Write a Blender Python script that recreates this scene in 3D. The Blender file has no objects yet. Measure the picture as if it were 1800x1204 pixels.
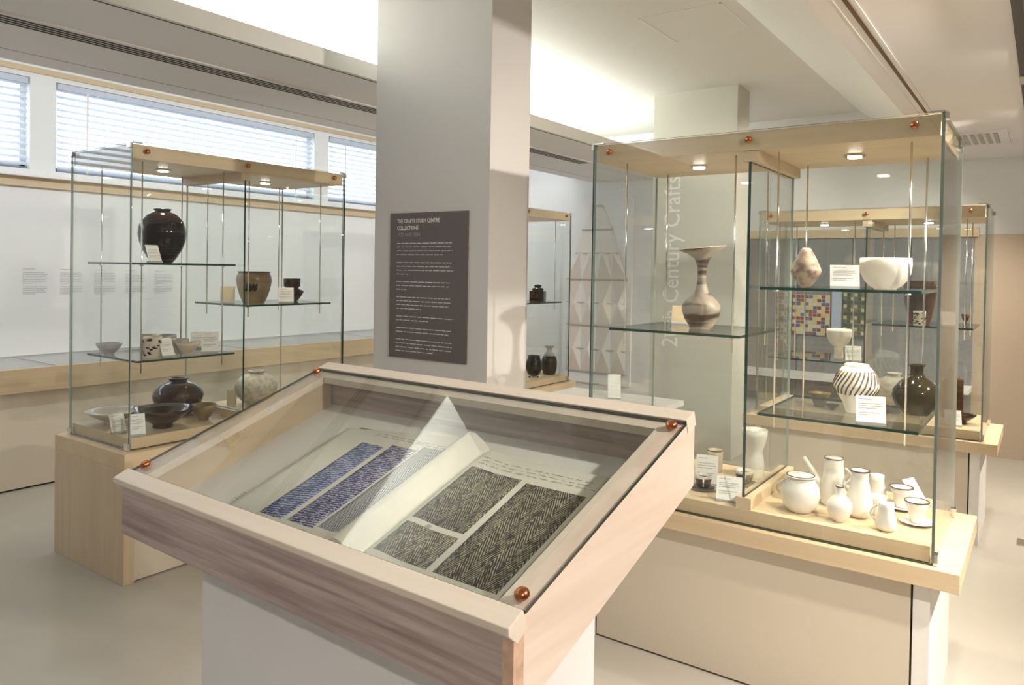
import bpy, bmesh, math, random
from mathutils import Vector, Matrix
random.seed(7)
sc = bpy.context.scene
COL = sc.collection
R = math.radians

# ------------------------------------------------------------------ camera
F, YAW, PIT, ROL, PPY = 1314.77, 35.5027, -0.8856, 0.9251, 494.29     # photograph taken as 1800 x 1204
CAM = Vector((0, 0, 1.5))
_a, _b, _c = R(YAW), R(PIT), R(ROL)
FW = Vector((-math.sin(_a)*math.cos(_b), math.cos(_a)*math.cos(_b), math.sin(_b)))
RT = Vector((math.cos(_a), math.sin(_a), 0)); UP = RT.cross(FW)
RT, UP = RT*math.cos(_c)+UP*math.sin(_c), UP*math.cos(_c)-RT*math.sin(_c)
cd = bpy.data.cameras.new('camera'); cam = bpy.data.objects.new('camera', cd); COL.objects.link(cam)
cam.matrix_world = Matrix(((RT.x, UP.x, -FW.x, CAM.x), (RT.y, UP.y, -FW.y, CAM.y), (RT.z, UP.z, -FW.z, CAM.z), (0, 0, 0, 1)))
cd.sensor_width = 36; cd.lens = F/1800*36; cd.shift_y = (PPY-602)/1800; cd.clip_start = .05
sc.camera = cam
def at(u, v, **k):
    """pixel -> point on an axis plane of the place (z= shelf or floor, x= / y= a wall or pane)"""
    d = FW+RT*((u-900)/F)-UP*((v-PPY)/F)
    (ax, val), = k.items(); i = 'xyz'.index(ax)
    return CAM+d*((val-CAM[i])/d[i])
def depth(p): return (Vector(p)-CAM).dot(FW)

# ------------------------------------------------------------------ world, exposure, large lights
wd = bpy.data.worlds.new('world'); sc.world = wd; wd.use_nodes = True
bg = wd.node_tree.nodes['Background']; bg.inputs[0].default_value = (.80, .90, 1, 1); bg.inputs[1].default_value = 3.0
sc.view_settings.view_transform = 'Standard'; sc.view_settings.look = 'None'
sc.view_settings.exposure = 0.70; sc.view_settings.gamma = 1; sc.view_settings.use_curve_mapping = False
sc.cycles.transparent_max_bounces = 32; sc.cycles.max_bounces = 9; sc.cycles.diffuse_bounces = 4
sc.cycles.glossy_bounces = 4; sc.cycles.sample_clamp_indirect = 4
SOF, REC = 2.5, 3.0          # soffit and recess heights
WX, BY, RX, FY = -6.25, 7.45, 1.5, -2.2     # left wall, back wall, right wall, front wall
def area(name, loc, rot, sx, sy, e, col=(1, 1, 1)):
    l = bpy.data.lights.new(name, 'AREA'); l.shape = 'RECTANGLE'; l.size = sx; l.size_y = sy; l.energy = e; l.color = col
    o = bpy.data.objects.new(name, l); COL.objects.link(o); o.location = loc; o.rotation_euler = rot; return o
def spot(name, loc, target, e, ang, col=(1, .86, .68), r=.03, blend=.5):
    l = bpy.data.lights.new(name, 'SPOT'); l.energy = e; l.spot_size = R(ang); l.spot_blend = blend; l.color = col; l.shadow_soft_size = r
    o = bpy.data.objects.new(name, l); COL.objects.link(o); o.location = loc
    o.rotation_euler = (Vector(target)-Vector(loc)).to_track_quat('-Z', 'Y').to_euler(); return o
# fluorescent tubes lying in the ceiling coves (they face up) and above the window wall
area('cove_tube_light', (-3.72, 2.2, 2.58), (R(180), R(-14), 0), .10, 8.6, 120, (.97, 1, .93))
area('window_slot_light', (-4.42, 2.6, 2.72), (0, R(68), 0), .10, 9.0, 32, (.96, .98, 1))

# ------------------------------------------------------------------ materials
MATS = {}
def nt(name):
    m = bpy.data.materials.new(name); m.use_nodes = True
    return m, m.node_tree, m.node_tree.nodes['Principled BSDF']
def plain(name, col, rough=.5, metal=0, spec=.5, noise=0, scale=30, bump=0):
    m, t, b = nt(name)
    b.inputs['Base Color'].default_value = (*col, 1); b.inputs['Roughness'].default_value = rough
    b.inputs['Metallic'].default_value = metal; b.inputs['Specular IOR Level'].default_value = spec
    if noise or bump:
        tc = t.nodes.new('ShaderNodeTexCoord'); n = t.nodes.new('ShaderNodeTexNoise'); n.inputs['Scale'].default_value = scale
        n.inputs['Detail'].default_value = 5; t.links.new(tc.outputs['Object'], n.inputs['Vector'])
        if noise:
            cr = t.nodes.new('ShaderNodeValToRGB'); cr.color_ramp.elements[0].position = .3; cr.color_ramp.elements[1].position = .7
            cr.color_ramp.elements[0].color = (*[c*(1-noise) for c in col], 1); cr.color_ramp.elements[1].color = (*[min(1, c*(1+noise)) for c in col], 1)
            t.links.new(n.outputs['Fac'], cr.inputs[0]); t.links.new(cr.outputs[0], b.inputs['Base Color'])
        if bump:
            bp = t.nodes.new('ShaderNodeBump'); bp.inputs['Strength'].default_value = bump; bp.inputs['Distance'].default_value = .002
            t.links.new(n.outputs['Fac'], bp.inputs['Height']); t.links.new(bp.outputs[0], b.inputs['Normal'])
    MATS[name] = m; return m
def wood(name, c1, c2, axis='x', scale=1.0, rough=.42, streak=.55):
    """long-grained pale timber; axis = grain direction in the object's own frame"""
    m, t, b = nt(name); L = t.links
    tc = t.nodes.new('ShaderNodeTexCoord'); mp = t.nodes.new('ShaderNodeMapping'); L.new(tc.outputs['Object'], mp.inputs[0])
    s = [26*scale]*3; s['xyz'.index(axis)] = 1.1*scale; mp.inputs['Scale'].default_value = s
    n = t.nodes.new('ShaderNodeTexNoise'); n.inputs['Scale'].default_value = 1.6; n.inputs['Detail'].default_value = 6; n.inputs['Distortion'].default_value = .35
    L.new(mp.outputs[0], n.inputs['Vector'])
    n2 = t.nodes.new('ShaderNodeTexNoise'); n2.inputs['Scale'].default_value = .35; n2.inputs['Detail'].default_value = 2; L.new(mp.outputs[0], n2.inputs['Vector'])
    mx = t.nodes.new('ShaderNodeMix'); mx.data_type = 'FLOAT'; mx.inputs[0].default_value = streak
    L.new(n.outputs['Fac'], mx.inputs[2]); L.new(n2.outputs['Fac'], mx.inputs[3])
    cr = t.nodes.new('ShaderNodeValToRGB'); e = cr.color_ramp.elements; e[0].position = .33; e[1].position = .66
    e[0].color = (*c2, 1); e[1].color = (*c1, 1)
    L.new(mx.outputs[0], cr.inputs[0]); L.new(cr.outputs[0], b.inputs['Base Color']); b.inputs['Roughness'].default_value = rough
    MATS[name] = m; return m
def thin_glass(name, tint, f0=.04):
    m = bpy.data.materials.new(name); m.use_nodes = True; t = m.node_tree; t.nodes.clear(); L = t.links
    o = t.nodes.new('ShaderNodeOutputMaterial'); tr = t.nodes.new('ShaderNodeBsdfTransparent'); gl = t.nodes.new('ShaderNodeBsdfGlossy')
    tr.inputs[0].default_value = (*tint, 1); gl.inputs['Roughness'].default_value = 0
    lw = t.nodes.new('ShaderNodeLayerWeight'); lw.inputs[0].default_value = .5
    p = t.nodes.new('ShaderNodeMath'); p.operation = 'POWER'; p.inputs[1].default_value = 5; L.new(lw.outputs['Facing'], p.inputs[0])
    q = t.nodes.new('ShaderNodeMath'); q.operation = 'MULTIPLY_ADD'; q.inputs[1].default_value = 1-f0; q.inputs[2].default_value = f0; L.new(p.outputs[0], q.inputs[0])
    mx = t.nodes.new('ShaderNodeMixShader'); L.new(q.outputs[0], mx.inputs[0]); L.new(tr.outputs[0], mx.inputs[1]); L.new(gl.outputs[0], mx.inputs[2])
    L.new(mx.outputs[0], o.inputs[0]); MATS[name] = m; return m
def glow(name, col, e):
    m, t, b = nt(name); b.inputs['Base Color'].default_value = (*col, 1)
    b.inputs['Emission Color'].default_value = (*col, 1); b.inputs['Emission Strength'].default_value = e; MATS[name] = m; return m

wallw = plain('wall_paint', (.82, .82, .80), .6)
soff = plain('soffit_paint', (.85, .84, .86), .65)
recp = plain('recess_paint', (.80, .79, .75), .65)
colp = plain('column_paint', (.63, .61, .60), .5)
flr = plain('floor_resin', (.46, .43, .37), .22, spec=.5, noise=.06, scale=1.3)
ash = wood('ash_along', (.69, .55, .365), (.60, .455, .28), 'x')
ashz = wood('ash_upright', (.66, .53, .36), (.57, .44, .285), 'z')
ashy = wood('ash_across', (.69, .55, .365), (.61, .465, .29), 'y')
ashw = wood('ash_world_y', (.69, .55, .365), (.60, .46, .285), 'y')
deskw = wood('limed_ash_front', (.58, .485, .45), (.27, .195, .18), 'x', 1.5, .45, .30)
desktop = wood('limed_ash_pale', (.76, .68, .58), (.66, .565, .465), 'x', 1.0, .4)
desksd = wood('limed_ash_side', (.84, .72, .62), (.69, .545, .45), 'y', .8, .42, .45)
white = plain('white_laminate', (.84, .82, .79), .38)
cream = plain('cream_laminate', (.66, .585, .475), .42)
dark = plain('shadow_gap', (.02, .018, .015), .8)
glass = thin_glass('clear_glass', (.982, .993, .987))
gedge = plain('glass_edge', (.006, .042, .030), .08, spec=.6)
gedge2 = plain('glass_edge_pale', (.36, .43, .405), .1, spec=.8)
chrome = plain('chrome', (.80, .80, .79), .12, 1)
steel = plain('brushed_steel', (.62, .61, .58), .3, 1)
copper = plain('copper', (.48, .17, .07), .28, 1)
lampg = glow('lamp_glow', (1, .93, .80), 30)
card = plain('white_card', (.83, .82, .79), .55)
tancard = plain('tan_card', (.34, .28, .18), .6)
stand = plain('grey_acrylic', (.42, .43, .40), .25)
ink = plain('grey_ink', (.30, .30, .30), .7)
black = plain('black_metal', (.012, .012, .012), .4)

# ------------------------------------------------------------------ mesh builder
class MB:
    def __init__(s): s.v = []; s.f = []; s.m = []; s.sm = []
    def face(s, pts, mi=0, smooth=False):
        i = len(s.v); s.v += [tuple(p) for p in pts]; s.f.append(tuple(range(i, i+len(pts)))); s.m.append(mi); s.sm.append(smooth)
    def box(s, a, b, mi=0, T=None):
        (x0, y0, z0), (x1, y1, z1) = a, b
        P = [(x0, y0, z0), (x1, y0, z0), (x1, y1, z0), (x0, y1, z0), (x0, y0, z1), (x1, y0, z1), (x1, y1, z1), (x0, y1, z1)]
        if T: P = [T(*p) for p in P]
        i = len(s.v); s.v += [tuple(p) for p in P]
        for q in ((0, 3, 2, 1), (4, 5, 6, 7), (0, 1, 5, 4), (2, 3, 7, 6), (1, 2, 6, 5), (3, 0, 4, 7)):
            s.f.append(tuple(i+k for k in q)); s.m.append(mi); s.sm.append(False)
        return s
    def pane(s, a, b, mi=0, ei=1):
        """a sheet: its two large faces get mi, its edges ei"""
        n = len(s.f); s.box(a, b, mi); d = [abs(b[k]-a[k]) for k in range(3)]; k = d.index(min(d))
        thin = {0: (4, 5), 1: (2, 3), 2: (0, 1)}[k]
        for j in range(6):
            if j not in thin: s.m[n+j] = ei
        return s
    def prism(s, poly, h0, h1, T, mi=0):
        """poly in 2D swept h0..h1; T(a,b,h)->xyz"""
        n = len(poly); i = len(s.v)
        s.v += [tuple(T(a, b, h0)) for a, b in poly]+[tuple(T(a, b, h1)) for a, b in poly]
        s.f += [tuple(i+k for k in range(n))[::-1], tuple(i+n+k for k in range(n))]; s.m += [mi, mi]; s.sm += [False, False]
        for k in range(n):
            s.f.append((i+k, i+(k+1) % n, i+n+(k+1) % n, i+n+k)); s.m.append(mi); s.sm.append(False)
        return s
    def lathe(s, prof, seg=36, c=(0, 0, 0), mi=0, fn=None, axis=None, ring=False):
        if ring: prof = list(prof)+[prof[0]]
        i = len(s.v); n = len(prof)
        for r, z in prof:
            for k in range(seg):
                a = 2*math.pi*k/seg; p = Vector((r*math.cos(a), r*math.sin(a), z))
                if fn: p = fn(p, a)
                if axis: p = axis @ p
                s.v.append(tuple(p+Vector(c)))
        for j in range(n-1):
            for k in range(seg):
                k2 = (k+1) % seg
                s.f.append((i+j*seg+k, i+j*seg+k2, i+(j+1)*seg+k2, i+(j+1)*seg+k)); s.m.append(mi); s.sm.append(True)
        if ring: return s
        s.f.append(tuple(i+k for k in range(seg))[::-1]); s.m.append(mi); s.sm.append(False)
        s.f.append(tuple(i+(n-1)*seg+k for k in range(seg))); s.m.append(mi); s.sm.append(False)
        return s
    def tube(s, pts, r, seg=8, mi=0):
        pts = [Vector(p) for p in pts]; i = len(s.v); rr = r if isinstance(r, (list, tuple)) else [r]*len(pts)
        for j, p in enumerate(pts):
            d = (pts[min(j+1, len(pts)-1)]-pts[max(j-1, 0)]).normalized()
            u = d.orthogonal().normalized() if abs(d.z) > .95 else d.cross(Vector((0, 0, 1))).normalized(); w = d.cross(u)
            for k in range(seg):
                a = 2*math.pi*k/seg; s.v.append(tuple(p+(u*math.cos(a)+w*math.sin(a))*rr[j]))
        for j in range(len(pts)-1):
            for k in range(seg):
                k2 = (k+1) % seg; s.f.append((i+j*seg+k, i+j*seg+k2, i+(j+1)*seg+k2, i+(j+1)*seg+k)); s.m.append(mi); s.sm.append(True)
        s.f.append(tuple(i+k for k in range(seg))[::-1]); s.f.append(tuple(i+(len(pts)-1)*seg+k for k in range(seg))); s.m += [mi, mi]; s.sm += [False, False]
        return s
    def build(s, name, mats, parent=None, bevel=0):
        me = bpy.data.meshes.new(name); me.from_pydata(s.v, [], s.f)
        for m in (mats if isinstance(mats, (list, tuple)) else [mats]): me.materials.append(m)
        me.polygons.foreach_set('material_index', s.m); me.polygons.foreach_set('use_smooth', s.sm)
        bm = bmesh.new(); bm.from_mesh(me); bmesh.ops.remove_doubles(bm, verts=bm.verts, dist=1e-6)
        bmesh.ops.recalc_face_normals(bm, faces=bm.faces)
        if bevel: bmesh.ops.bevel(bm, geom=list(bm.edges), offset=bevel, segments=2, affect='EDGES', profile=.5)
        bm.to_mesh(me); bm.free(); me.update()
        o = bpy.data.objects.new(name, me); COL.objects.link(o)
        if parent: o.parent = parent
        return o
def link_mesh(name, me, parent, loc=(0, 0, 0), rot=(0, 0, 0)):
    o = bpy.data.objects.new(name, me); COL.objects.link(o); o.parent = parent; o.location = loc; o.rotation_euler = rot; return o
def tag(o, label=None, cat=None, group=None, kind=None):
    if label: o['label'] = label
    if cat: o['category'] = cat
    if group: o['group'] = group
    if kind: o['kind'] = kind
    return o
def empty(name, loc=(0, 0, 0), rz=0, **k):
    o = bpy.data.objects.new(name, None); COL.objects.link(o); o.location = loc; o.rotation_euler = (0, 0, rz); o.empty_display_size = .1
    return tag(o, **k)
def bx(name, a, b, m, parent=None, bevel=0): return MB().box(a, b).build(name, m, parent, bevel)
def struct(o, label=None): return tag(o, label=label, kind='structure')
def text_mesh(name, body, size, mat, parent, M, bold=0, align='LEFT', squeeze=1.0):
    c = bpy.data.curves.new(name, 'FONT'); c.body = body; c.size = size; c.extrude = .0004; c.offset = bold; c.align_x = align; c.resolution_u = 2
    t = bpy.data.objects.new(name, c); COL.objects.link(t)
    dg = bpy.context.evaluated_depsgraph_get(); me = bpy.data.meshes.new_from_object(t.evaluated_get(dg)); bpy.data.objects.remove(t)
    me.transform(Matrix.Diagonal((squeeze, 1, 1, 1))); me.transform(M); me.materials.clear(); me.materials.append(mat)
    o = bpy.data.objects.new(name, me); COL.objects.link(o); o.parent = parent; return o
def word_rows(name, mat, parent, M, w, rows, pitch, h, ragged=.15, seed=1, start=0.0):
    """small print: rows of word-long dashes, laid in the xy plane of M from the top left downwards"""
    rnd = random.Random(seed); b = MB()
    for i in range(rows if isinstance(rows, int) else len(rows)):
        frac = (1-rnd.random()*ragged) if isinstance(rows, int) else rows[i]
        if frac <= 0: continue
        x, y = start, -i*pitch
        while x < w*frac-.001:
            l = min(w*rnd.uniform(.04, .13), w*frac-x)
            b.face([M @ Vector((x, y-h, 0)), M @ Vector((x+l, y-h, 0)), M @ Vector((x+l, y, 0)), M @ Vector((x, y, 0))])
            x += l+w*.016
    return tag(b.build(name, mat, parent), kind='stuff')

# ------------------------------------------------------------------ room shell
struct(bx('floor', (WX-.1, FY-.1, -.1), (RX+.1, BY+.1, 0), flr))
Z0, Z1 = 2.20, 2.89               # window band
WIN = [(FY+.3, 2.48), (2.66, 5.17), (5.36, BY-.25)]
b = MB().box((WX-.15, FY, 0), (WX, BY, Z0)).box((WX-.15, FY, Z1), (WX, BY, 3.25))
for y0, y1 in ((FY, WIN[0][0]), (2.48, 2.66), (5.17, 5.36), (WIN[2][1], BY)): b.box((WX-.15, y0, Z0), (WX, y1, Z1))
struct(b.build('wall_left', wallw))
struct(bx('wall_back', (WX-.15, BY, 0), (RX+.15, BY+.15, 3.25), wallw))
struct(bx('wall_right', (RX, FY, 0), (RX+.15, BY, 3.25), plain('right_wall_paint', (.44, .41, .38), .6)))
struct(bx('wall_front', (WX-.15, FY-.15, 0), (RX+.15, FY, 3.25), plain('front_wall_paint', (.48, .48, .52), .6)))
struct(bx('wall_back', (-.55, BY-.03, 0), (RX, BY, 1.86), plain('tan_lower_wall', (.52, .42, .31), .6)), 'tan lower section of the back wall at the right')  # thin tan slab over the lower back wall, plain wall colour above
# ceiling: soffit left, soffit right, raised recess with cove troughs
SE, LG, RG = -4.18, -2.97, -.74      # soffit edge by the windows, left lip, right lip
c1 = struct(MB().box((SE, FY, SOF), (LG, BY, SOF+.02)).build('ceiling', soff), 'pale soffit band with vent slots beside the window wall')
b = MB(); b.box((SE-.02, FY, SOF), (SE, BY, SOF+.16)); b.build('soffit_edge', soff, c1)
b = MB(); b.box((LG-.004, FY, SOF-.001), (LG+.004, BY, SOF+.004)); b.build('shadow_gap', dark, c1)
b = MB(); b.box((-4.004, FY, SOF-.001), (-3.999, BY, SOF+.001)); b.build('panel_joint', ink, c1)
c2 = struct(MB().box((-4.16, FY, REC), (-1.42, BY, REC+.05)).build('ceiling.001', recp), 'raised white ceiling recess lit from its cove')
b = MB(); b.box((LG+.004, FY, SOF), (LG+.03, BY, SOF+.085)); b.build('cove_lip', recp, c2)
b = MB(); b.box((-4.16, FY, SOF+.02), (-4.12, BY, REC)); b.build('cove_back', recp, c2)
b = MB(); b.face([(-1.42, FY, REC), (RG, FY, SOF+.0), (RG, BY, SOF+.0), (-1.42, BY, REC)]); b.face([(-1.42, FY, REC+.02), (RG, FY, SOF+.02), (RG, BY, SOF+.02), (-1.42, BY, REC+.02)]); b.build('sloping_side', recp, c2)
b = MB(); b.box((-2.0, 4.05, REC-.002), (-1.5, 4.06, REC)).box((-2.0, 4.6, REC-.002), (-1.5, 4.61, REC)).box((-2.0, 4.05, REC-.002), (-1.99, 4.61, REC)).box((-1.51, 4.05, REC-.002), (-1.5, 4.61, REC)); b.build('access_hatch', soff, c2)
c3 = struct(MB().box((RG, FY, SOF), (RX, BY, SOF+.02)).build('ceiling.002', soff), 'pale soffit on the right with a lighting slot')
b = MB(); b.box((-.626, FY, SOF-.002), (-.610, BY, SOF+.004)); b.build('shadow_gap', plain('bronze_gap', (.16, .09, .05), .6), c3)
b = MB(); b.box((-.66, FY, SOF-.001), (-.655, BY, SOF+.004)).box((-.60, FY, SOF-.004), (-.585, BY, SOF+.002)); b.build('slot_trim', recp, c3)
c4 = struct(MB().box((WX, FY, 3.2), (SE, BY, 3.22)).build('ceiling.003', wallw), 'upper ceiling above the window slot')
bx('soffit_upstand', (SE-.02, FY, SOF+.16), (SE, BY, 3.2), wallw, c4)
# timber trims on the window wall
struct(bx('trim_1', (WX, FY, 2.065), (WX+.035, BY, 2.135), ashw), 'timber rail below the window band')
struct(bx('trim_2', (WX, FY, 2.925), (WX+.03, BY, 2.965), ashw), 'timber rail above the window band')
struct(bx('trim_3', (WX, FY, 2.135), (WX+.10, BY, 2.15), white), 'white window ledge')
# windows and blinds
pane = thin_glass('window_glass', (.97, .98, .98))
slatm, t_, b_ = nt('blind_slat'); b_.inputs['Base Color'].default_value = (.80, .83, .88, 1); b_.inputs['Roughness'].default_value = .4
tl = t_.nodes.new('ShaderNodeBsdfTranslucent'); tl.inputs[0].default_value = (.75, .80, .88, 1); mxs = t_.nodes.new('ShaderNodeMixShader'); mxs.inputs[0].default_value = .35
t_.links.new(b_.outputs[0], mxs.inputs[1]); t_.links.new(tl.outputs[0], mxs.inputs[2]); t_.links.new(mxs.outputs[0], t_.nodes['Material Output'].inputs[0])
place = ('left edge of the picture', 'glass case with the black jar', 'far end beside the square column')
for i, (y0, y1) in enumerate(WIN):
    w = struct(MB().box((WX-.12, y0, Z0), (WX-.08, y1, Z0+.04)).box((WX-.12, y0, Z1-.04), (WX-.08, y1, Z1)).box((WX-.12, y0, Z0), (WX-.08, y0+.04, Z1)).box((WX-.12, y1-.04, Z0), (WX-.08, y1, Z1)).build('window_%d' % (i+1), white))
    MB().pane((WX-.105, y0+.04, Z0+.04), (WX-.099, y1-.04, Z1-.04)).build('pane', [pane, white], w)
    bl = empty('venetian_blind', (WX-.03, (y0+y1)/2, Z0), label='white venetian blind in the window band, '+('at the '+place[i] if i != 1 else 'behind the '+place[i]), cat='blind', group='venetian blinds of the window band')
    L_ = y1-y0-.03
    bx('head_rail', (-.03, -L_/2, Z1-Z0-.05), (.03, L_/2, Z1-Z0-.005), slatm, bl)
    sm = MB(); sm.prism([(-.024, .0075), (-.012, .0105), (0, .0115), (.012, .0105), (.024, .0075), (.024, .0065), (0, .0105), (-.024, .0065)], -L_/2, L_/2, lambda a, c, h: (a, h, c))
    n = 13; first = None
    for k in range(n):
        z = .035+k*(Z1-Z0-.095)/(n-1)
        if first is None: first = sm.build('slat', slatm, bl); first.location = (0, 0, z); first.rotation_euler = (0, R(38), 0)
        else: link_mesh('slat', first.data, bl, (0, 0, z), (0, R(38), 0))
    bx('bottom_rail', (-.022, -L_/2, .003), (.022, L_/2, .016), plain('blind_rail_%d' % i, (.22, .24, .30), .4), bl)
    nt_ = max(2, int(L_/1.1))
    for k in range(nt_):
        y = -L_/2+.22+k*(L_-.44)/(nt_-1); bx('ladder_tape', (.028, y-.009, .01), (.030, y+.009, Z1-Z0-.05), white, bl)

# columns
CY1, CY2, CX0, CX1 = 2.65, 5.88, -2.74, -2.02
struct(bx('column', (CX0, CY1, 0), (CX1, CY1+.31, REC+.01), colp, bevel=.003), 'square white column behind the sloping desk, with a dark text panel')
k2 = struct(bx('column', (CX0, CY2, 0), (CX1, CY2+.29, REC+.01), plain('column_cream', (.63, .62, .545), .5), bevel=.003), 'far cream column lettered upwards in white')
MX = Matrix.Translation((-2.49, CY2-.0012, .87)) @ Matrix.Rotation(R(90), 4, 'X') @ Matrix.Rotation(R(90), 4, 'Z')
text_mesh('lettering', '20th Century Crafts', .205, glow('white_vinyl', (.9, .9, .88), 0.0), k2, MX, squeeze=.85)

# text panel on the near column
px0, px1, pz0, pz1 = -2.625, -2.135, 1.065, 1.765
tp = empty('text_panel', ((px0+px1)/2, CY1, pz0), label='dark grey text panel with white lettering on the square column', cat='sign')
W_, H_ = px1-px0, pz1-pz0
bx('board', (-W_/2, -.006, 0), (W_/2, 0, H_), plain('panel_grey', (.125, .108, .106), .5), tp)
lt = plain('panel_lettering', (.72, .70, .68), .6); lt2 = plain('panel_lettering_grey', (.36, .33, .33), .6)
def PM(x, z): return Matrix.Translation((-W_/2+x, -.0068, z)) @ Matrix.Rotation(R(90), 4, 'X')
text_mesh('heading', 'THE CRAFTS STUDY CENTRE', .0262, lt, tp, PM(.047, .652), bold=.0006, squeeze=.80)
text_mesh('heading', 'COLLECTIONS', .0262, lt, tp, PM(.047, .619), bold=.0006, squeeze=.80)
text_mesh('date_line', '1972 AND 2004', .0262, lt2, tp, PM(.047, .587), squeeze=.85)
par = [.97, .95, .99, .83, 0, .97, .96, 1, .22, 0, .95, .93, .18, 0, .95, .96, .94, .46, 0, 1, .58, 0, .98, .93, 0, 1, .99, .98, .68]
word_rows('printed_text', lt, tp, PM(.047, .556), .36, par, .0186, .0034, seed=4)

# small printed texts on the left wall
for i, (px, py) in enumerate(((40, 472), (106, 473), (166, 474), (220, 475), (272, 476))):
    p = at(px, py, x=WX+.001); wt = empty('wall_text', (WX, p.y, p.z-.2))
    tag(wt, 'block of small grey wall text, number %s from the left edge' % ('one', 'two', 'three', 'four', 'five')[i], 'wall text', 'small wall texts above the bench')
    M = Matrix.Translation((.0015, 0, .2)) @ Matrix.Rotation(R(90), 4, 'Z') @ Matrix.Rotation(R(90), 4, 'X')
    word_rows('printed_text', plain('wall_ink_%d' % i, (.50, .50, .51), .7), wt, M, .17, [.5, 0, .9, 1, .95, 1, .9, .98, .4, 0, .95, 1, .9, .97, .5], .0135, .005, seed=20+i)

# wall bench with glazed top
BF = -5.43
bench = empty('wall_bench', (BF, 2.6, 0), label='long timber display bench with a glazed top along the window wall', cat='bench')
bx('fascia', (0-.03, FY-2.6+.02, .645), (.02, BY-2.6-.4, .80), ashw, bench)
bx('plinth', (WX-BF, FY-2.6+.02, .012), (-.03, BY-2.6-.4, .645), cream, bench)
bx('toe_gap', (WX-BF, FY-2.6+.02, 0), (-.045, BY-2.6-.4, .012), dark, bench)
bx('bed', (WX-BF, FY-2.6+.02, .645), (-.03, BY-2.6-.4, .70), card, bench)
bx('back_rail', (WX-BF, FY-2.6+.02, .70), (WX-BF+.05, BY-2.6-.4, .80), white, bench)
for k in range(6):
    y0 = FY-2.6+.04+k*1.5
    MB().pane((WX-BF+.05, y0, .792), (-.03, min(y0+1.49, BY-3.0), .80), 0, 1).build('glass_top', [glass, gedge2], bench)
for k, y in enumerate((-1.1, -.45, .2, .9)):
    o = bx('textile_sample', (-.16, -.22, 0), (.16, .22, .012), plain('sample_%d' % k, (.72-.06*k, .70-.05*k, .66-.05*k), .8, noise=.15, scale=60))
    o.location = (BF-.42, 2.6+y, .701); tag(o, 'pale flat sample lying under the bench glass, %s from the picture edge' % ('first', 'second', 'third', 'fourth')[k], 'sample', 'samples in the wall bench')

# air vents in the soffits
v = empty('linear_vent', (-3.5, 2.0, SOF), label='long white linear air vent with four black slots in the left soffit', cat='vent')
bx('frame', (-.085, -4.1, -.006), (.085, 4.05, 0), wallw, v)
for k in range(4): bx('slot', (-.054+k*.030, -4.08, -.0072), (-.038+k*.030, 4.03, -.0055), dark, v)
p = at(1727, 241, z=SOF); v = empty('air_vent', (p.x, p.y, SOF), label='small square air vent in the right soffit near the back wall', cat='vent')
bx('frame', (-.16, -.28, -.012), (.16, .28, 0), soff, v)
for k in range(5): bx('louvre', (-.11+k*.046, -.22, -.018), (-.085+k*.046, .22, -.012), plain('louvre_%d' % k, (.42, .41, .38), .5), v)
# lighting track
tr = empty('lighting_track', (-.105, 3.2, SOF), label='black lighting track on the ceiling at the right edge', cat='track')
bx('rail', (-.018, -5.2, -.03), (.018, 4.1, 0), black, tr)
bx('rail', (.09, -5.2, -.03), (.126, 4.1, 0), black, tr)
bx('connector', (-.022, 1.15, -.036), (.05, 1.32, -.03), steel, tr)

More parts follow.
